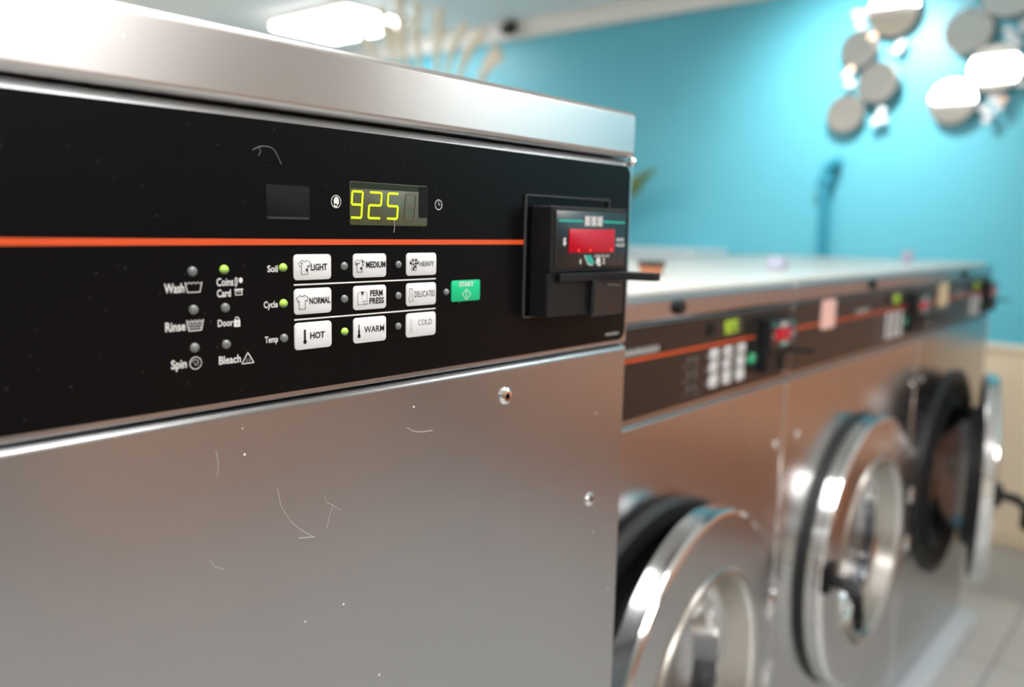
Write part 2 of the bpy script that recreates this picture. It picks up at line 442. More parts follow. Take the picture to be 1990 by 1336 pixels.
def key_art(kind, x0, x1, z0, z1, y, mb):
    W = x1-x0; Hh = z1-z0; zc = (z0+z1)/2
    if kind == 'LIGHT':
        shirt(x0+.27*W, zc, Hh*.56, .00035, y, black_ink, mb)
        mb.disc(x0+.33*W, zc-.11*Hh, .0010, y, black_ink, 8); mb.disc(x0+.20*W, zc+.14*Hh, .0006, y, black_ink, 8)
        mb.stroke([(x0+.36*W, zc+.02*Hh), (x0+.42*W, zc+.05*Hh)], .0005, y, black_ink)
        mb.text('LIGHT', x0+.44*W, x0+.88*W, zc-.14*Hh, zc+.13*Hh, y, black_ink, .032)
    elif kind == 'MEDIUM':
        shirt(x0+.18*W, zc, Hh*.52, .00035, y, black_ink, mb)
        mb.disc(x0+.22*W, zc-.11*Hh, .0010, y, black_ink, 8); mb.disc(x0+.10*W, zc+.08*Hh, .0008, y, black_ink, 8); mb.disc(x0+.26*W, zc+.16*Hh, .0008, y, black_ink, 8)
        mb.disc(x0+.16*W, zc+.10*Hh, .0006, y, black_ink, 8)
        mb.text('MEDIUM', x0+.37*W, x0+.97*W, zc-.10*Hh, zc+.17*Hh, y, black_ink, .032)
    elif kind == 'HEAVY':
        shirt(x0+.24*W, zc, Hh*.52, .00035, y, black_ink, mb)
        for (a, b, r) in ((.13, .06, .0011), (.20, .16, .0010), (.30, .17, .0010), (.36, .05, .0010), (.22, .0, .0009), (.28, -.10, .0010), (.22, -.2, .0010), (.29, .04, .0009), (.24, -.12, .0007)):
            mb.disc(x0+a*W, zc+b*Hh, r, y, black_ink, 8)
        mb.text('HEAVY', x0+.42*W, x0+.92*W, zc-.10*Hh, zc+.13*Hh, y, thin_ink, .02)
    elif kind == 'NORMAL':
        shirt(x0+.20*W, zc-.02*Hh, Hh*.54, .0004, y, black_ink, mb)
        mb.text('NORMAL', x0+.39*W, x0+.96*W, zc-.12*Hh, zc+.14*Hh, y, black_ink, .032)
    elif kind == 'PERM':
        a, b = x0+.12*W, x0+.40*W
        mb.stroke([(a, zc-.28*Hh), (a, zc+.20*Hh), (a+.05*W, zc+.25*Hh), (b-.05*W, zc+.25*Hh), (b, zc+.18*Hh), (b, zc-.28*Hh)], .0003, y, thin_ink, True)
        mb.flat([((a+b)/2-.05*W, zc+.25*Hh), ((a+b)/2, zc+.08*Hh), ((a+b)/2+.05*W, zc+.25*Hh)], y, black_ink)
        mb.stroke([((a+b)/2+.02*W, zc-.14*Hh), (b, zc-.14*Hh)], .0003, y, thin_ink)
        mb.stroke([((a+b)/2+.02*W, zc-.14*Hh), ((a+b)/2+.05*W, zc-.26*Hh), (b, zc-.26*Hh)], .0003, y, thin_ink)
        mb.disc((a+b)/2, zc-.03*Hh, .0003, y, thin_ink, 6)
        mb.text('PERM', x0+.49*W, x0+.88*W, zc+.04*Hh, zc+.30*Hh, y, black_ink, .032)
        mb.text('PRESS', x0+.47*W, x0+.92*W, zc-.28*Hh, zc-.02*Hh, y, black_ink, .032)
    elif kind == 'DELICATES':
        P = [(.08, .22), (.11, .28), (.15, .24), (.18, .28), (.20, .20), (.17, .10), (.20, -.2), (.24, -.27), (.10, -.32), (.08, -.25), (.11, .08)]
        mb.stroke([(x0+p[0]*W, zc+p[1]*Hh) for p in P], .00035, y, thin_ink, True)
        mb.text('DELICATES', x0+.26*W, x0+.95*W, zc-.12*Hh, zc+.14*Hh, y, black_ink, .0)
    elif kind in ('HOT', 'WARM', 'COLD'):
        cx = x0+(.26 if kind == 'HOT' else .155)*W
        top = zc+.24*Hh; bot = zc-.22*Hh
        if kind == 'HOT':
            mb.rect(cx-.0008, cx+.0008, bot, top, y, black_ink); mb.disc(cx, bot, .0014, y, black_ink, 12)
            mb.text('HOT', x0+.40*W, x0+.80*W, zc-.13*Hh, zc+.12*Hh, y, black_ink, .032)
        elif kind == 'WARM':
            mb.rect(cx-.0008, cx+.0008, bot, zc+.02*Hh, y, black_ink); mb.disc(cx, bot, .0014, y, black_ink, 12)
            mb.rect(cx-.0005, cx+.0005, zc, top, y, thin_ink)
            mb.text('WARM', x0+.31*W, x0+.93*W, zc-.11*Hh, zc+.14*Hh, y, black_ink, .012)
        else:
            mb.stroke([(cx-.0006, bot+.001), (cx-.0006, top), (cx+.0006, top), (cx+.0006, bot+.001)], .0002, y, thin_ink)
            mb.ring(cx, bot, .0012, .0002, y, thin_ink, 14)
            mb.text('COLD', x0+.38*W, x0+.86*W, zc-.03*Hh, zc+.20*Hh, y, thin_ink, .0)

def seg_digit(ch, x0, x1, z0, z1, y, mb, on, off):
    segs = {'a': 0, 'b': 1, 'c': 2, 'd': 3, 'e': 4, 'f': 5, 'g': 6}
    lit = {'9': 'abcdfg', '2': 'abged', '5': 'afgcd', '8': ''}[ch]
    zc = (z0+z1)/2; sl = 0.0014; w = .00145; g = .0007
    def sx(z): return (z-z0)/(z1-z0)*sl
    def hbar(z): return [(x0+g+sx(z), z), (x1-g-sl+sx(z), z)]
    def vbar(x, za, zb): return [(x+sx(za+g), za+g), (x+sx(zb-g), zb-g)]
    L = {'a': hbar(z1), 'g': hbar(zc), 'd': hbar(z0), 'f': vbar(x0, zc, z1), 'e': vbar(x0, z0, zc), 'b': vbar(x1-sl, zc, z1), 'c': vbar(x1-sl, z0, zc)}
    for k, p in L.items():
        if k in lit: mb.stroke(p, w, y, on)
        elif ch == '8': mb.stroke(p, w*.7, y, off)

def lamp(name, x, z, parent, on, label=None):
    mb = MB(); r = .0028
    mb.lathe([(r, 0), (r, -.0006), (r*.92, -.0012), (r*.7, -.0019), (r*.38, -.0023), (0.00002, -.0025)], (x, 0, z), led_on if on else led_off, 20)
    return obj(name, mb, parent, origin=(x, parent['_y0'], z), label=label)

def build_machine(p):
    """p: dict x0,x1 (sides), yf (front plane), zt (cap top), depth, gx (key grid centre), gz, coin (reader centre), door..."""
    x0, x1, yf = p['x0'], p['x1'], p['yf']
    st = p['steel']; fl = p['film']
    t = thing('washing_machine', p['label'], 'washing machine', ((x0+x1)/2, yf, 0), 'stainless front-loading washers in a row')
    D = p['depth']
    zp0, zp1 = p['zp0'], p['zp1']       # control panel frame bottom / top
    zf = zp0 - p['gap']                  # top of lower sheet
    zb = 0.0 if p.get('plinth', 0) == 0 else p['plinth']
    zcap0, zcap1 = zp1+.0012, p['zt']
    # cabinet
    obj('cabinet', MB().box(x0+.001, x1-.001, yf+.02, yf+D, zb, zcap0-.0005, st, .002), t, wn=True)
    # lower front sheet, with the door hole
    f = MB(); fr = p['fillet']
    dx, dz, DR = p['door']; hole = .205
    rect = (x0, x1, zb+.06, zf-fr)
    ang = sorted(set([2*PI*k/64 for k in range(64)] + [math.atan2(zz-dz, xx-dx) % (2*PI) for xx in rect[:2] for zz in rect[2:]]))
    vs = []; n = len(ang)
    for a in ang:
        c_, s_ = math.cos(a), math.sin(a)
        tt = min([(rect[1]-dx)/c_ if c_ > 1e-9 else 1e9, (rect[0]-dx)/c_ if c_ < -1e-9 else 1e9,
                  (rect[3]-dz)/s_ if s_ > 1e-9 else 1e9, (rect[2]-dz)/s_ if s_ < -1e-9 else 1e9])
        vs += [(dx+hole*c_, yf, dz+hole*s_), (dx+tt*c_, yf, dz+tt*s_), (dx+tt*c_, yf+.0195, dz+tt*s_), (dx+hole*c_, yf+.0195, dz+hole*s_)]
    fs = []
    for k in range(n):
        a, b = 4*k, 4*((k+1) % n)
        fs += [(a, a+1, b+1, b), (a+1, a+2, b+2, b+1), (a+3, a, b, b+3)]
    f.add(vs, fs, st)
    prof = [(yf+.0195, zf-fr), (yf, zf-fr)] + [(yf+fr-fr*math.cos(R(a)), zf-fr+fr*math.sin(R(a))) for a in (15, 30, 45, 60, 75, 90)] + [(yf+.0195, zf)]
    f.profx(prof, x0, x1, st)
    if p['knob']: f.box(x1-.007, x1-.0002, yf-.0022, yf+.002, zb+.06, zf-fr, chrome, .002, 3)
    fp = obj('front_panel', f, t, sharp=30)
    for (sx, sz, sr) in p['screws']:
        s = MB(); h = sr*.42
        s.lathe([(sr, 0), (sr*.98, -h*.35), (sr*.85, -h*.75), (sr*.62, -h), (sr*.36, -h*1.02)], (sx, yf, sz), chrome, 24)
        s.lathe([(sr*.36, -h*1.02), (sr*.34, -h*.3), (0.00001, -h*.3)], (sx, yf, sz), black_pl, 6)
        obj('screw', s, fp, origin=(sx, yf, sz))
    # kick plate
    obj('kick_plate', MB().box(x0+.004, x1-.004, yf+.004, yf+.0195, zb, zb+.058, st, .001), t, wn=True)
    # cap
    cp = MB().box(x0-.0003, x1+.0003, yf-.004, yf+D+.004, zcap0, zcap1, steel_cap if not p['knob'] else st, .0055, 4)
    cap = obj('top_cap', cp, t, wn=True)
    if p['knob']:
        k = MB().lathe([(.011, 0), (.011, -.006), (.008, -.009), (.00001, -.009)], (dx, yf-.004, (zcap0+zcap1)/2), black_pl, 20)
        obj('cap_lock', k, cap, label='small round black lock on the lid edge')
    # control panel frame and film
    pm = MB()
    pr = .0055 if p['knob'] else .0072
    prof = [(yf+.0195, zp0), (yf+.001, zp0), (yf, zp0+.001), (yf, zp1-pr)] + [(yf+pr-pr*math.cos(R(a)), zp1-pr+pr*math.sin(R(a))) for a in (20, 40, 60, 90)] + [(yf+.0195, zp1)]
    pm.profx(prof, x0, x1, st)
    cpn = obj('control_panel', pm, t, sharp=30)
    zo0, zo1 = p['zo0'], p['zo1']
    if not p['knob']:
        obj('corner_stud', MB().lathe([(.0042, 0), (.0040, -.002), (.0028, -.0036), (.00001, -.0042)], (x1-.0022, yf-.0005, zp1-.0022), chrome, 20), cpn, label='small bright stud at the upper right corner')
    yo = yf-.0008
    ov = MB().rrect(x0+.006, x1-.0035, zo0, zo1, .010, yo, yf+.0002, fl)
    ovo = obj('panel_film', ov, cpn, origin=((x0+x1)/2, yf, (zo0+zo1)/2), label='glossy black control film with rounded corners')
    cpn['_y0'] = yo
    ys = yo-E1
    gx, gz = p['gx'], p['gz']
    ox, oz = gx-.387, gz-1.3435         # printed layout is given for the first machine
    X = lambda v: v+ox
    Z = lambda v: v+oz
    # orange stripe
    cxr = p['coin']; cz0, cz1 = Z(1.3176), Z(1.4222)
    st_m = MB().box(x0+.006, cxr-.0625, yo-.0003, yo, Z(1.3822)-.0019, Z(1.3822)+.0019, orange)
    obj('orange_stripe', st_m, cpn)
    # windows
    w = MB()
    w.rrect(X(.3035), X(.3362), Z(1.3965), Z(1.4175), .0012, yo-.0004, yo, dark_win, .0002)
    w.rect(X(.3045), X(.3352), Z(1.3965), Z(1.3980), yo-.0006, dark_lip)
    obj('blank_window', w, cpn, label='blank dark grey window')
    w = MB()
    w.rrect(X(.3688), X(.4410), Z(1.3937), Z(1.4230), .0015, yo-.0004, yo, olive_win, .0002)
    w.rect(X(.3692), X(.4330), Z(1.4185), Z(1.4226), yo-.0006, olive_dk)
    w.rect(X(.4322), X(.4406), Z(1.4000), Z(1.4226), yo-.0006, dark_win)
    ch = '925'
    xs = [(X(.3692), X(.3796)), (X(.3844), X(.3965)), (X(.4012), X(.4122)), (X(.4185), X(.4296))]
    for i, c_ in enumerate('9258'):
        seg_digit(c_, xs[i][0], xs[i][1], Z(1.3987), Z(1.4163), yo-.0009, w, seg_on, seg_off)
    obj('digital_display', w, cpn, label='display window with lit yellow-green digits 925')
    # keys
    cols3 = [(.3230, .3525), (.3712, .4008), (.4202, .4504)]
    rows3 = [(1.3577, 1.3743), (1.3354, 1.3522), (1.3122, 1.3300)]
    names = [['LIGHT', 'MEDIUM', 'HEAVY'], ['NORMAL', 'PERM', 'DELICATES'], ['HOT', 'WARM', 'COLD']]
    for r_ in range(3):
        for c_ in range(3):
            kx0, kx1 = (X(v) for v in cols3[c_]); kz0, kz1 = (Z(v) for v in rows3[r_])
            kb = MB().rrect(kx0, kx1, kz0, kz1, .0026, yo-.0009, yo, key_white, .0003)
            key_art(names[r_][c_], kx0, kx1, kz0, kz1, yo-.0011, kb)
            obj('key', kb, cpn, origin=((kx0+kx1)/2, yf, (kz0+kz1)/2), label='white key marked ' + {'PERM': 'PERM PRESS'}.get(names[r_][c_], names[r_][c_]))
    kb = MB().rrect(X(.4674), X(.4998), Z(1.3361), Z(1.3525), .0018, yo-.0009, yo, key_green, .0003)
    kb.text('START', X(.4756), X(.4918), Z(1.3475), Z(1.3512), yo-.0011, white_ink, .03)
    kb.stroke([(X(.4838), Z(1.3373)), (X(.4790), Z(1.3415)), (X(.4838), Z(1.3457)), (X(.4886), Z(1.3415))], .0005, yo-.0011, white_ink, True)
    kb.stroke([(X(.4838), Z(1.3388)), (X(.4838), Z(1.3440))], .0005, yo-.0011, white_ink)
    obj('start_key', kb, cpn, label='green START key')
    # separators between key rows
    for zz in (1.35475, 1.33215):
        obj('divider_line', MB().box(X(.3232), X(.4506), yo-.0003, yo, Z(zz)-.0005, Z(zz)+.0005, white_ink), cpn)
    # lamps
    leds = [(.2537, 1.3653, 0), (.2537, 1.3430, 0), (.2537, 1.3207, 0), (.2740, 1.3658, 1), (.2741, 1.3430, 0), (.2742, 1.3208, 0),
            (.3152, 1.3660, 1), (.3151, 1.3433, 1), (.3151, 1.3211, 0), (.3637, 1.3661, 0), (.3637, 1.3438, 0), (.3638, 1.3213, 1),
            (.4127, 1.3662, 0), (.4127, 1.3437, 0), (.4127, 1.3214, 0), (.4618, 1.3441, 0)]
    for (lx, lz, on) in leds:
        mb = MB(); r = .0028 if lx < .4 else .0026
        mb.lathe([(r, 0), (r, -.0006), (r*.92, -.0012), (r*.7, -.0019), (r*.38, -.0023), (0.00002, -.0025)], (X(lx), yo, Z(lz)), led_on if on and not p['knob'] else led_off, 20)
        obj('indicator_lamp', mb, cpn, origin=(X(lx), yo, Z(lz)), label='lit green indicator lamp' if on and not p['knob'] else 'unlit grey indicator lamp')
    # printed words and symbols
    wi = grey_dim if p['knob'] else white_ink
    def legend(fn, lab):
        m = MB(); fn(m); obj('printed_legend', m, cpn, label=lab)
    def L_wash(m):
        m.text('Wash', X(.2364), X(.2483), Z(1.3532), Z(1.3587), ys, wi, .018)
        m.stroke([(X(.2490), Z(1.3590)), (X(.2502), Z(1.3532)), (X(.2580), Z(1.3532)), (X(.2594), Z(1.3590))], .0005, ys, wi)
        wv = [(X(.2490+.0104*k/8), Z(1.3590-(.0010 if k % 2 else 0))) for k in range(9)]
        m.stroke(wv, .0004, ys, wi)
    def L_rinse(m):
        m.text('Rinse', X(.2362), X(.2484), Z(1.3312), Z(1.3366), ys, wi, .018)
        m.stroke([(X(.2492), Z(1.3370)), (X(.2504), Z(1.3308)), (X(.2583), Z(1.3308)), (X(.2597), Z(1.3370))], .0006, ys, wi)
        m.stroke([(X(.2492+.0105*k/8), Z(1.3370-(.0010 if k % 2 else 0))) for k in range(9)], .0004, ys, wi)
        for zz in (1.3325, 1.3341, 1.3355):
            for k in range(5): m.rect(X(.2507+.0016*k), X(.2517+.0016*k), Z(zz)-.0003, Z(zz)+.0003, ys, wi)
    def L_spin(m):
        m.text('Spin', X(.2389), X(.2484), Z(1.3078), Z(1.3146), ys, wi, .018)
        m.ring(X(.2540), Z(1.3116), .0036, .0005, ys, wi, 24, 20, 330)
        sp = [(X(.2540)+(.0004+.0020*k/16)*math.cos(k*.45+2), Z(1.3116)+(.0004+.0020*k/16)*math.sin(k*.45+2)) for k in range(17)]
        m.stroke(sp, .0004, ys, wi)
        m.stroke([(X(.2572), Z(1.3136)), (X(.2578), Z(1.3112)), (X(.2570), Z(1.3092))], .0004, ys, wi)
    def L_coins(m):
        m.text('Coins', X(.2688), X(.2799), Z(1.3560), Z(1.3609), ys, wi, .018)
        m.disc(X(.2849), Z(1.3591), .0017, ys, wi, 16, .8)
        m.stroke([(X(.2812), Z(1.3606)), (X(.2824), Z(1.3606)), (X(.2824), Z(1.3570)), (X(.2815), Z(1.3552)), (X(.2811), Z(1.3556)), (X(.2812), Z(1.3606))], .0006, ys, wi)
        m.text('Card', X(.2689), X(.2780), Z(1.3494), Z(1.3541), ys, wi, .018)
        m.stroke([(X(.2807), Z(1.3536)), (X(.2861), Z(1.3536))], .0008, ys, wi)
        m.stroke([(X(.2811), Z(1.3530)), (X(.2811), Z(1.3503)), (X(.2856), Z(1.3503)), (X(.2856), Z(1.3530))], .0005, ys, wi)
        for k in range(3): m.stroke([(X(.2819+.0012*k), Z(1.3530)), (X(.2825+.0012*k), Z(1.3518))], .0004, ys, wi)
    def L_door(m):
        m.text('Door', X(.2689), X(.2791), Z(1.3317), Z(1.3360), ys, wi, .018)
        m.rrect(X(.2797), X(.2839), Z(1.3309), Z(1.3352), .0004, ys, ys+.0002, wi)
        m.ring(X(.2818), Z(1.3355), .0013, .0006, ys, wi, 16, 0, 180)
        m.stroke([(X(.2805), Z(1.3355)), (X(.2805), Z(1.3350))], .0006, ys, wi); m.stroke([(X(.2831), Z(1.3355)), (X(.2831), Z(1.3350))], .0006, ys, wi)
        m.rect(X(.2815), X(.2821), Z(1.3322), Z(1.3336), ys-.0001, black_ink)
    def L_bleach(m):
        m.text('Bleach', X(.2690), X(.2838), Z(1.3088), Z(1.3138), ys, wi, .018)
        m.stroke([(X(.2845), Z(1.3077)), (X(.2887), Z(1.3144)), (X(.2928), Z(1.3077))], .0006, ys, wi, True)
        m.text('Cl', X(.2874), X(.2902), Z(1.3086), Z(1.3106), ys, grey_ink, .0)
    def L_soil(m): m.text('Soil', X(.3037), X(.3112), Z(1.3634), Z(1.3677), ys, wi, .018)
    def L_cycle(m): m.text('Cycle', X(.3006), X(.3108), Z(1.3398), Z(1.3453), ys, wi, .018)
    def L_temp(m): m.text('Temp', X(.3010), X(.3106), Z(1.3176), Z(1.3231), ys, wi, .018)
    def L_coin(m):
        m.ring(X(.3572), Z(1.4089), .0041, .0005, ys, wi, 28, sx=.95); m.disc(X(.3574), Z(1.4091), .0030, ys, wi, 20, .75)
        m.disc(X(.3568), Z(1.4062), .0014, ys, wi, 12)
    def L_clock(m):
        m.ring(X(.4527), Z(1.4100), .0036, .0005, ys, wi, 28)
        m.stroke([(X(.4527), Z(1.4124)), (X(.4527), Z(1.4100)), (X(.4543), Z(1.4100))], .0004, ys, wi)
    for fn, lb in ((L_wash, 'word Wash with a tub symbol'), (L_rinse, 'word Rinse with a full tub symbol'), (L_spin, 'word Spin with a spiral symbol'),
                   (L_coins, 'words Coins and Card with small symbols'), (L_door, 'word Door with a padlock'), (L_bleach, 'word Bleach with a triangle'),
                   (L_soil, 'word Soil'), (L_cycle, 'word Cycle'), (L_temp, 'word Temp'), (L_coin, 'white coin symbol'), (L_clock, 'white clock symbol')):
        legend(fn, lb)
    sm = MB(); squares(sm, x1-.038, x1-.014, zo0+.006, zo0+.0086, ys, grey_ink, 9); obj('printed_legend', sm, cpn, label='tiny grey print in the lower right corner')
    if p.get('brand'):
        sm = MB(); squares(sm, p['brand'][0], p['brand'][1], Z(1.3890), Z(1.3985), ys, grey_ink, 12); obj('printed_legend', sm, cpn, label='row of grey letters above the orange stripe')
    # card reader
    cr = MB(); hx0, hx1 = cxr-.0505, cxr+.0595
    fx0, fx1 = cxr-.0625, cxr+.0625
    rr = MB()
    for (a, b, c_, d_) in ((fx0, fx1, cz1-.0012, cz1), (fx0, fx1, cz0, cz0+.0012), (fx0, fx0+.0012, cz0, cz1), (fx1-.0012, fx1, cz0, cz1)):
        rr.box(a, b, yo-.0022, yo, c_, d_, black_edge, .0004)
    zt_, zm = Z(1.4131), Z(1.3575)
    # upper part with the face, running down the left side as the lower body
    rr.box(fx0+.0085, fx1-.0025, yo-.0235, yo, zm-.001, zt_, black_pl, .0018, 3)
    rr.box(fx0+.0085, fx1-.0080, yo-.0210, yo, cz0+.0015, zm, black_pl, .0018, 3)
    rd = obj('card_reader', rr, t, label='black card reader standing proud of the panel', wn=True)
    fy = yo-.0236
    C0 = cxr-.6165
    XX = lambda v: v+C0
    fc = MB().rrect(XX(.5665), XX(.6745), Z(1.3605), Z(1.4095), .0015, fy-.0008, fy+.0004, black_sat, .0003)
    ly = fy-.0012
    fc.rect(XX(.5699), XX(.6050), Z(1.4000), Z(1.4018), ly, teal_line); fc.rect(XX(.6370), XX(.6712), Z(1.4000), Z(1.4018), ly, teal_line)
    for k, g in enumerate('ESD'):
        a = XX(.6070+.0096*k)
        fc.rect(a, a+.0088, Z(1.3966), Z(1.4058), ly, grey_ink)
        fc.text(g, a+.0016, a+.0072, Z(1.3980), Z(1.4044), ly-.0003, key_white, .04)
    fc.text('$', XX(.5768), XX(.5812), Z(1.3795), Z(1.3868), ly, white_ink, .02)
    fc.text('ADD', XX(.6575), XX(.6705), Z(1.3838), Z(1.3868), ly, white_ink, .02)
    fc.text('VALUE', XX(.6575), XX(.6718), Z(1.3788), Z(1.3820), ly, white_ink, .02)
    fc.flat([(XX(.6090), Z(1.3715)), (XX(.6180), Z(1.3715)), (XX(.6250), Z(1.3640)), (XX(.6150), Z(1.3640))], ly, teal_line)
    fc.stroke([(XX(.6085), Z(1.3715)), (XX(.6145), Z(1.3634)), (XX(.6220), Z(1.3626))], .0008, ly, white_ink)
    fc.text('1', XX(.6020), XX(.6036), Z(1.3640), Z(1.3682), ly, white_ink, .02)
    squares(fc, XX(.6240), XX(.6480), Z(1.3695), Z(1.3720), ly, grey_ink, 6)
    fc.disc(XX(.6300), Z(1.3660), .0035, ly, white_ink, 10); fc.rect(XX(.6290), XX(.6340), Z(1.3618), Z(1.3640), ly, white_ink)
    fc.text('2', XX(.6370), XX(.6405), Z(1.3635), Z(1.3685), ly, white_ink, .02)
    obj('reader_face', fc, rd, label='dark reader face with a teal line and small white print')
    rw = MB().rrect(XX(.5848), XX(.6546), Z(1.3737), Z(1.3942), .0008, ly-.0006, ly, red_win, .0002)
    for xx in (.5985, .6160, .6490): rw.disc(XX(xx), Z(1.3760), .0012, ly-.0009, red_dot, 10)
    obj('red_display', rw, rd, label='glowing red display')
    # lip and tongue of the card slot
    tg = MB()
    tz = Z(1.3490)
    pts = [(XX(.5740), fy+.001), (XX(.6700), fy+.001), (XX(.6745), fy-.012), (XX(.6760), fy-.036), (XX(.6738), fy-.040), (XX(.6620), fy-.040), (XX(.6560), fy-.020), (XX(.6440), fy-.006), (XX(.6200), fy-.0026), (XX(.5740), fy-.0020)]
    bm = bmesh.new(); vs_ = [bm.verts.new((a, b, tz)) for a, b in pts]; fc_ = bm.faces.new(vs_)
    ex = bmesh.ops.extrude_face_region(bm, geom=[fc_])
    for g in ex['geom']:
        if isinstance(g, bmesh.types.BMVert): g.co.z = tz+.0070
    bmesh.ops.recalc_face_normals(bm, faces=bm.faces[:]); bmesh.ops.bevel(bm, geom=bm.edges[:], offset=.0008, segments=2, profile=.5, affect='EDGES')
    tg.frombm(bm, black_pl)
    obj('slot_tongue', tg, rd, label='black tongue under the card slot', wn=True)
    sb = MB().box(XX(.6225), XX(.6715), yo-.0265, yo-.02, Z(1.3165), Z(1.3500), black_sat, .002, 3)
    sb.box(XX(.6380), XX(.6640), yo-.0272, yo-.026, Z(1.3440), Z(1.3462), black_ink)
    sb.stroke([(XX(.6430), Z(1.3450)), (XX(.6640), Z(1.3435))], .0006, yo-.0275, grey_ink)
    obj('card_slot', sb, rd, label='dark card slot block', wn=True)
    # door opening: rubber gasket and drum
    gk = MB().lathe([(DR+.004, 0), (DR+.004, -.008), (DR-.002, -.011), (DR-.03, -.011), (DR-.05, -.004), (.232, -.004), (.22, -.014), (.205, -.012), (.200, .004), (.200, .06)], (dx, yf, dz), black_rub, 72)
    obj('door_gasket', gk, t, label='black rubber door seal')
    dr = MB().lathe([(.202, .02), (.20, .03), (.198, .10), (.25, .12), (.27, .16), (.27, .50), (.0001, .52)], (dx, yf, dz), drum_m, 64)
    obj('drum', dr, t)
    # door, hinged on the right
    th = p['open']; hinge = (dx+DR, yf-.0125, dz)
    prof = [(DR-.012, -.0125), (DR-.002, -.0125), (DR, -.0145), (DR, -.042), (DR-.001, -.0455), (DR-.004, -.0485), (DR-.008, -.050),
            (.226, -.050), (.222, -.054), (.216, -.055), (.212, -.052), (.210, -.046), (.196, -.010), (.176, -.004)]
    ms = [chrome]*6 + [st] + [cream_ring]*3 + [chrome]*1 + [cream_ring] + [chrome]
    rg = MB().lathe(prof, (dx, yf, dz), ms, 96)
    rg.lathe([(DR-.012, -.0125), (.22, -.0125), (.205, .02), (.176, .02), (.176, -.004)], (dx, yf, dz), [black_rub, black_rub, chrome, chrome], 96)
    d = obj('door', rg, t, origin=hinge, rot=(0, 0, R(th)), label=p.get('door_label'))
    gl = MB().lathe([(.1755, -.003), (.172, .01), (.160, .045), (.12, .075), (.06, .088), (.0001, .09)], (dx, yf, dz), glass_m, 64)
    gl.lathe([(.1755, .0), (.169, .012), (.156, .042), (.117, .071), (.058, .084), (.0001, .086)], (dx, yf, dz), glass_m, 64)
    obj('glass', gl, d)
    hd = MB()
    hx = dx-DR+.018
    hz = dz+.03
    hd.tube([(hx, yf-.045, hz), (hx-.005, yf-.075, hz), (hx-.010, yf-.100, hz-.004), (hx-.014, yf-.118, hz-.018), (hx-.012, yf-.122, hz-.055), (hx-.008, yf-.124, hz-.085)], [.013, .013, .014, .014, .013, .009], black_pl, 10)
    hd.box(hx-.022, hx+.03, yf-.064, yf-.046, hz-.03, hz+.03, black_pl, .005)
    obj('handle', hd, d, label='black lever handle')
    for h0 in (dz+.045, dz-.085):
        obj('hinge', MB().box(dx+DR-.030, dx+DR+.010, yf-.054, yf-.0125, h0, h0+.04, chrome, .004), d)
    return t

G = dict(plinth=0)
M1 = dict(x0=-.26, x1=.7205, yf=0.0, depth=.98, zp0=1.2815, zp1=1.4625, gap=.0016, fillet=.0052, zt=1.5072, zo0=1.2855, zo1=1.4560,
          gx=.387, gz=1.3435, coin=.6165, steel=steel, film=film, screws=[(.5352, 1.2525, .0078), (.6665, 1.1300, .0068)], knob=False,
          door=(.20, .60, .317), open=0, door_label='round door of the near washer, below the picture',
          label='large near stainless washer with black control panel reading 925, cut by the left edge', plinth=.06)
build_machine(M1)
C2 = dict(yf=.1584, depth=.80, zp0=1.1235, zp1=1.2650, gap=.0014, fillet=.006, zt=1.3000, zo0=1.1310, zo1=1.2615, gz=1.1765, steel=steel2, film=film_far, knob=True, plinth=.06)
build_machine(dict(C2, x0=.7260, x1=1.5425, gx=1.284, coin=1.445, brand=(.955, 1.060), screws=[(1.509, 1.0, .008), (.76, 1.0, .008)], door=(1.104, .664, .317), open=5.5,
          door_label='round steel door standing slightly ajar', label='smaller washer directly right of the near washer, its door slightly ajar'))
build_machine(dict(C2, x0=1.5445, x1=2.4335, gx=2.190, coin=2.350, brand=(1.90, 1.99), screws=[(1.6135, 1.0, .008), (2.40, 1.0, .008)], door=(1.989, .664, .317), open=0,
          door_label='round steel door shut', label='middle washer of the far row, with a pink tag on its control panel'))
build_machine(dict(C2, x0=2.4355, x1=3.2760, gx=3.050, coin=3.195, brand=(2.78, 2.87), screws=[(2.50, 1.0, .008), (3.24, 1.0, .008)], door=(2.856, .664, .317), open=13.5,
          door_label='round steel door hanging open', label='last washer of the row, nearest the blue wall, its black-sealed door open'))

tag(obj('paper_tag', MB().rrect(1.690, 1.765, 1.203, 1.262, .006, .1584-.0035, .1584-.0018, pink_m)), 'pale pink tag stuck on the middle far washer beside the orange stripe', 'tag')
tag(obj('paper_tag', MB().rrect(2.585, 2.680, 1.197, 1.263, .006, .1584-.0035, .1584-.0018, cream_paper)), 'cream yellow tag stuck on the last washer near its left side', 'tag')
# screw at the upper right corner of the near panel
struct('trim_3', MB().box(.72, 3.30, .10, .1584+.9, 0.0, .058, concrete, .006), 'low pale plinth under the far row of washers', wn=True)
struct('trim_4', MB().box(-.30, .724, -.05, 1.0, 0.0, .058, concrete, .006), 'low pale plinth under the near washer', wn=True)

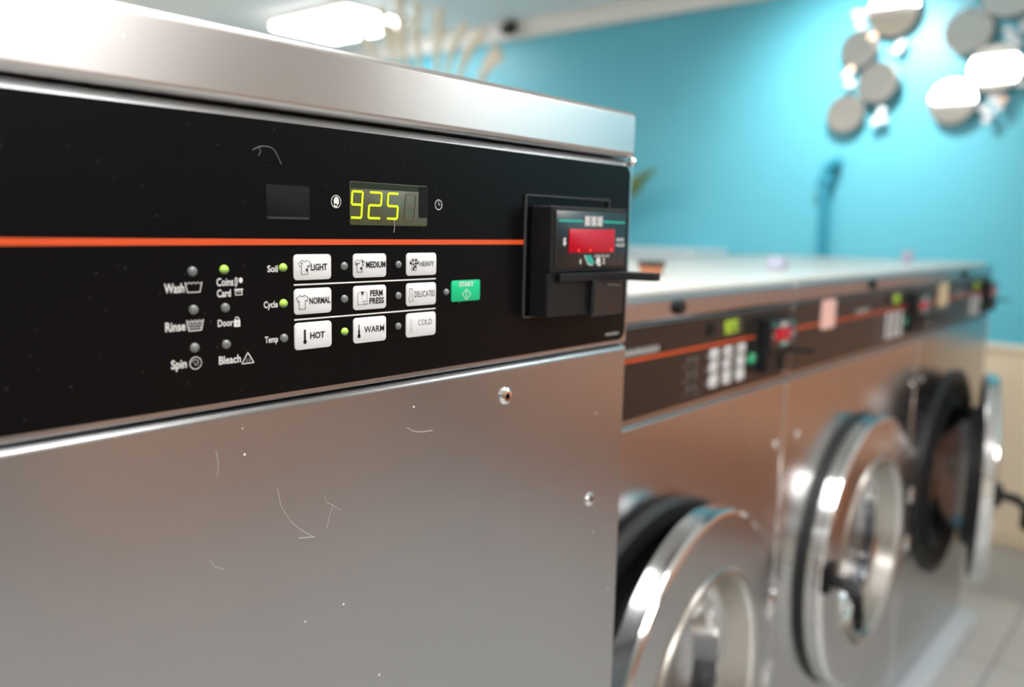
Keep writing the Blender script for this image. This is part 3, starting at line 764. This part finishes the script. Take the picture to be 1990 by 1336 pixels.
# ------------------------------------------------------------------ lint on the near washer
def lint(pts, r, y, mat, label):
    P = [Vector((a, y, b)) for a, b in pts]
    # smooth by Catmull-Rom
    out = []
    for i in range(len(P)-1):
        p0 = P[max(i-1, 0)]; p1 = P[i]; p2 = P[i+1]; p3 = P[min(i+2, len(P)-1)]
        for k in range(6):
            t = k/6; out.append(.5*((2*p1)+(p2-p0)*t+(2*p0-5*p1+4*p2-p3)*t*t+(3*p1-p0-3*p2+p3)*t**3))
    out.append(P[-1])
    tag(obj('lint_fibre', MB().tube(out, r, mat, 5)), label, 'lint', 'stray lint fibres on the near washer')
lint([(.2950, 1.4374), (.3000, 1.4398), (.3060, 1.4402), (.3098, 1.4388), (.3128, 1.4345), (.3152, 1.4302)], .00022, -.0011, lint_d, 'grey arched lint hair on the black panel above the blank window')
lint([(.2990, 1.4398), (.3004, 1.4370), (.2990, 1.4345)], .00018, -.0011, lint_d, 'short grey lint curl beneath the arched hair on the black panel')
lint([(.3088, 1.2228), (.3100, 1.2160), (.3115, 1.2099), (.3160, 1.2020), (.3212, 1.1950), (.3290, 1.1880), (.3374, 1.1815)], .00018, -.0004, lint_m, 'long curved white lint hair on the steel front below the panel')
lint([(.3374, 1.1822), (.3300, 1.1835), (.3248, 1.1846)], .00018, -.0004, lint_m, 'short white lint hair at the foot of the long one')
lint([(.3463, 1.2096), (.3472, 1.2050), (.3530, 1.2005), (.3603, 1.1951)], .00016, -.0004, lint_m, 'short bent white lint hair right of the long one on the steel')
lint([(.3530, 1.2005), (.3500, 1.1930), (.3478, 1.1850)], .00012, -.0004, lint_m, 'faint straight lint hair running down from the bent one')
lint([(.4224, 1.2440), (.4300, 1.2398), (.4380, 1.2380), (.4494, 1.2372)], .00018, -.0004, lint_m, 'white lint hair lying nearly flat below the panel lamps')
lint([(.2600, 1.1885), (.2630, 1.1835), (.2693, 1.1795)], .00014, -.0004, lint_m, 'small faint lint curl low on the left of the steel front')
lint([(.2660, 1.2560), (.2672, 1.2480), (.2664, 1.2400)], .00012, -.0004, lint_m, 'faint upright lint hair under the left of the panel')
lint([(.4075, 1.3978), (.4080, 1.3925), (.4072, 1.3890)], .00018, -.0022, lint_m, 'lint hair hanging from the lower edge of the digit display')

# ------------------------------------------------------------------ blue wall: mirrors, pipe, shelf
def disc_mirror(x, y, z, r, tilt, pan, parent):
    """mirror standing off the wall, facing -X; tilt = looks up, pan = turns towards +Y"""
    m = MB()
    m.lathe([(r-.004, -.004), (r, -.003), (r, .006), (.0001, .006)], (0, 0, 0), mirror_edge, 40, 'x')
    m.lathe([(.0001, -.004), (r-.004, -.004)], (0, 0, 0), mirror_m, 40, 'x')
    m.v = [tuple(Vector(v)+Vector((x, y, z))) for v in m.v]
    o = obj('mirror_disc', m, parent, origin=(x, y, z), rot=(0, R(tilt), R(-pan)), sharp=30)
    return o
def bead(x, y, z, r, tilt, pan, parent, mat):
    m = MB().lathe([(.0001, -.005), (r*.9, -.004), (r, 0), (r*.9, .004), (.0001, .005)], (0, 0, 0), mat, 16, 'x')
    m.v = [tuple(Vector(v)+Vector((x, y, z))) for v in m.v]
    return obj('bead', m, parent, origin=(x, y, z), rot=(0, R(tilt), R(-pan)), sharp=60)
def sculpture(label, discs, beads, rod):
    y0 = sum(d[0] for d in discs)/len(discs); z0 = sum(d[1] for d in discs)/len(discs)
    t = thing('wall_sculpture', label, 'wall decoration', (XR-.001, y0, z0), 'round mirror sculptures on the blue wall')
    # wire frame linking the discs, standing off the wall
    f = MB()
    f.tube([(XR-.045, a[0], a[1]) for a in rod], .004, mirror_edge, 8)
    for a in discs: f.tube([(XR-.001, a[0], a[1]), (XR-.055, a[0], a[1])], .008, mirror_edge, 8)
    for (y, z, *_q) in beads:
        near = min(discs, key=lambda d: (d[0]-y)**2+(d[1]-z)**2)
        f.tube([(XR-.05, near[0], near[1]), (XR-.05, y, z)], .0018, mirror_edge, 5)
    obj('wire_frame', f, t)
    for (y, z, r, tl, pn, off) in discs: disc_mirror(XR-.055-off, y, z, r, tl, pn, t)
    for (y, z, r, tl, pn, c) in beads: bead(XR-.06, y, z, r, tl, pn, t, bead_c if c else bead_m)
rng = random.Random(4)
def bd(lst):
    out = []
    for (y, z, c) in lst: out.append((y, z, .016+rng.random()*.008, rng.uniform(20, 40), rng.uniform(-20, 20), c))
    return out
d1 = [(1.033, 1.970, .090, 1, 2, 0), (.887, 2.101, .095, 1, 4, .02), (.992, 2.266, .088, 0, 4, 0), (.842, 2.411, .110, -5.7, -3.2, .015)]
b1 = bd([(.872, 1.95, 0), (.850, 1.93, 0), (.885, 1.925, 0), (.86, 1.975, 0), (1.02, 2.175, 1), (1.035, 2.155, 0), (1.02, 2.11, 0), (.80, 2.27, 0), (.81, 2.245, 0), (.93, 2.32, 1),
         (1.00, 2.40, 0), (.96, 2.43, 0), (.985, 2.37, 0), (1.01, 2.43, 0)])
sculpture('left cluster of round mirrors and small beads hung on the blue wall', d1, b1, [(1.03, 1.9), (1.04, 2.0), (.89, 2.1), (.99, 2.27), (.84, 2.41), (.86, 2.56)])
d2 = [(.563, 1.990, .100, 0, .4, 0), (.523, 2.290, .100, 6, -6, 0), (.400, 2.115, .105, -1.0, 2.6, .02), (.365, 2.440, .120, 8, -2, .0)]
b2 = bd([(.43, 1.95, 0), (.405, 1.925, 0), (.42, 1.90, 0), (.375, 1.955, 0), (.395, 1.99, 0), (.36, 1.985, 1), (.37, 2.275, 0), (.345, 2.25, 0), (.36, 2.235, 0), (.33, 2.215, 0), (.54, 2.21, 1),
         (.31, 2.30, 0), (.305, 2.27, 0), (.52, 2.44, 0), (.30, 2.36, 0), (.30, 2.05, 0)])
sculpture('right cluster of round mirrors and small beads hung on the blue wall', d2, b2, [(.56, 1.9), (.57, 2.0), (.40, 2.11), (.53, 2.29), (.37, 2.44), (.40, 2.56)])

pp = thing('wall_pipe', 'slim blue painted pipe with a bent top standing against the blue wall', 'pipe', (XR-.05, 1.108, 1.25))
obj('pipe', MB().tube([(XR-.05, 1.100, 1.25), (XR-.05, 1.108, 1.66), (XR-.05, 1.100, 1.715), (XR-.05, 1.07, 1.74), (XR-.05, 1.04, 1.742)], .026, blue_pipe, 14), pp)
obj('pipe_bracket', MB().box(XR-.08, XR, 1.065, 1.145, 1.64, 1.665, blue_pipe, .004), pp)

ps = thing('storage_cabinet', 'pale blue-grey cabinet against the blue wall, left of the cream counter', 'cabinet', (XR-.2, 2.3, 0))
obj('cabinet_body', MB().box(XR-.36, XR-.002, 1.63, 2.85, 0, 1.265, pale_lam, .004), ps, wn=True)
obj('cabinet_top', MB().box(XR-.38, XR-.002, 1.625, 2.87, 1.265, 1.300, pale_lam, .006), ps, wn=True)

tag(obj('added_top_board', MB().box(.745, 3.262, .178, .955, 1.3002, 1.3085, board_m, .003), wn=True), 'added pale cream board over the tops of the far row of washers, for their bright sheen', 'added_top_board')  # added board, stands in for the light on the steel tops
bx, by = 1.90, .33
tag(obj('small_box', MB().box(bx, bx+.035, by, by+.04, 1.3086, 1.338, lavender, .006), wn=True), 'small lavender grey box standing on the added pale board over the middle washer', 'box')
tag(obj('cup', MB().lathe([(.0001, 0), (.014, 0), (.019, .04), (.017, .04), (.0001, .005)], (2.85, .32, 1.3086), lavender, 20, 'z')), 'tiny lavender cup on the added pale board over the last washer', 'cup')
bb = thing('tub', 'small terracotta tub with a dark lid on the added pale board beside the near washer', 'tub', (1.425, .395, 1.3086))
obj('tub_body', MB().lathe([(.0001, 0), (.021, 0), (.025, .018), (.0001, .018)], (1.425, .395, 1.3086), terra, 24, 'z'), bb)
obj('lid', MB().lathe([(.0001, .018), (.027, .018), (.027, .026), (.0001, .028)], (1.425, .395, 1.3086), black_rub, 24, 'z'), bb)

# ------------------------------------------------------------------ branches and plant behind the near washer
br = thing('branch_arrangement', 'tall pale dried branches spreading against the blue wall behind the near washer', 'decoration', (3.2, 2.62, 0.0))
tips = [((3.04, 2.26), (2.85, 2.40), .030), ((3.26, 2.31), (2.97, 2.52), .026), ((3.41, 2.36), (3.32, 2.69), .028), ((3.57, 2.39), (3.52, 2.75), .026), ((3.72, 2.43), (3.68, 2.82), .030),
        ((3.81, 2.46), (3.86, 2.77), .026), ((3.97, 2.49), (4.07, 2.67), .026), ((3.35, 2.36), (3.11, 2.575), .024), ((3.64, 2.41), (3.77, 2.65), .024)]
BX, BY, BZ = 3.2, 2.62, 1.55
def near(y, z): return Vector((BX, (y+.4576)*BX/3.75-.4576, 1.395+(z-1.395)*BX/3.75))
for i_, (ya, yb, r_) in enumerate(tips):
    a = near(*ya); b = near(*yb); c0 = Vector((BX+(i_ % 3-1)*.02, BY+(i_ % 4-1.5)*.02, BZ))
    q = []
    for k in range(9):
        t_ = k/8; q.append(c0*(1-t_)**2+(a-(b-a)*.3)*2*t_*(1-t_)+b*t_*t_)
    side = q[6]+(b-a).normalized()*.09+Vector((0, .06 if i_ % 2 else -.05, 0.0))
    side.z = min(side.z, 2.62)
    obj('branch', MB().tube(q, [r_*(.75+.25*math.sin(k)) for k in range(9)], twig, 8).tube([q[6], (q[6]+side)/2+Vector((0, 0, .012)), side], [r_*.7, r_*.6, r_*.35], twig, 7), br)
obj('vase', MB().lathe([(.0001, 0), (.07, 0), (.10, .06), (.11, .16), (.07, .25), (.06, .29), (.05, .285), (.06, .24), (.0001, .22)], (3.98, 2.30, 1.300), white_pt, 32, 'z') if False else
    MB().lathe([(.0001, 0), (.09, 0), (.12, .5), (.10, 1.2), (.06, 1.50), (.05, 1.60), (.04, 1.60), (.0001, 1.52)], (BX, BY, 0.0), white_pt, 32, 'z'), br)

pl = thing('potted_plant', 'green leafy plant on the pale cabinet, only its leaf tips showing past the near washer', 'plant', (4.08, 2.45, 1.300))
obj('pot', MB().lathe([(.0001, 0), (.06, 0), (.08, .12), (.072, .12), (.0001, .10)], (4.08, 2.45, 1.300), terra, 28, 'z'), pl)
def leaf(base, tip, w):
    m = MB(); base = Vector(base); tip = Vector(tip); d = tip-base; side = d.cross(Vector((1, 0, 0.2))).normalized()
    n = 8; vs = []; fs = []
    for k in range(n+1):
        t_ = k/n; c_ = base+d*t_+Vector((0, 0, -.04*t_*t_)); ww = w*math.sin(PI*min(1, t_*.93+.05))
        vs += [c_-side*ww, c_+Vector((-.006, 0, 0)), c_+side*ww]
    for k in range(n): fs += [(3*k, 3*k+1, 3*k+4, 3*k+3), (3*k+1, 3*k+2, 3*k+5, 3*k+4)]
    m.add(vs, fs, leafm); o = obj('leaf', m, pl); s_ = o.modifiers.new('s', 'SOLIDIFY'); s_.thickness = .002
leaf((4.07, 2.40, 1.44), (4.00, 1.93, 1.765), .045)
leaf((4.07, 2.40, 1.44), (4.00, 2.01, 1.665), .040)
leaf((4.08, 2.45, 1.44), (4.05, 2.60, 1.80), .025)
leaf((4.08, 2.45, 1.44), (4.05, 2.40, 1.85), .025)
leaf((4.08, 2.45, 1.44), (4.08, 2.75, 1.66), .025)
for (ty, tz) in ((2.32, 1.62), (2.22, 1.60)): leaf((4.08, 2.42, 1.44), (4.04, ty, tz), .02)

sc = thing('security_camera', 'small dark camera fixed at the top of the blue wall', 'security camera', (XR-.045, 3.165, 2.66))
obj('camera_mount', MB().box(XR-.075, XR-.045, 3.13, 3.20, 2.60, 2.68, black_rub, .004), sc)
obj('camera_body', MB().tube([(XR-.07, 3.165, 2.64), (XR-.16, 3.13, 2.61)], .032, black_rub, 14), sc)

# ------------------------------------------------------------------ added seats across the aisle, unseen, for warm reflections in the steel
bn = thing('added_booth_seat', 'long russet booth seat added for steel reflections, with a pink-brown upper back against the end wall, across the aisle', 'bench', (3.95, -1.9, 0))  # added out of view to warm the far washers' reflections
obj('seat', MB().box(3.62, 4.12, -3.3, -.25, .40, .52, brown_vinyl, .02, 3), bn, wn=True)
obj('backrest', MB().box(4.10, 4.25, -3.3, -.25, .30, .98, brown_vinyl, .02, 3), bn, wn=True)
obj('headrest', MB().box(4.12, 4.25, -3.3, -.25, .985, 1.36, pink_vinyl, .02, 3), bn, wn=True)
obj('plinth', MB().box(3.70, 4.20, -3.25, -.30, 0, .40, terra, .004), bn)
b2 = thing('added_booth_seat', 'lower russet bench added for steel reflections, against the brown wall opposite the washers', 'bench', (2.6, -3.3, 0))  # added out of view for the reddish band in the near steel
obj('seat', MB().box(1.4, 3.5, -3.55, -3.1, .34, .44, brown_vinyl, .02, 3), b2, wn=True)
obj('backrest', MB().box(1.4, 3.5, -3.59, -3.50, .30, .80, brown_vinyl, .02, 3), b2, wn=True)
obj('plinth', MB().box(1.45, 3.45, -3.55, -3.18, 0, .34, terra, .004), b2)

for o in list(bpy.data.objects):
    for k in ('_w', '_y0'):
        if k in o: del o[k]
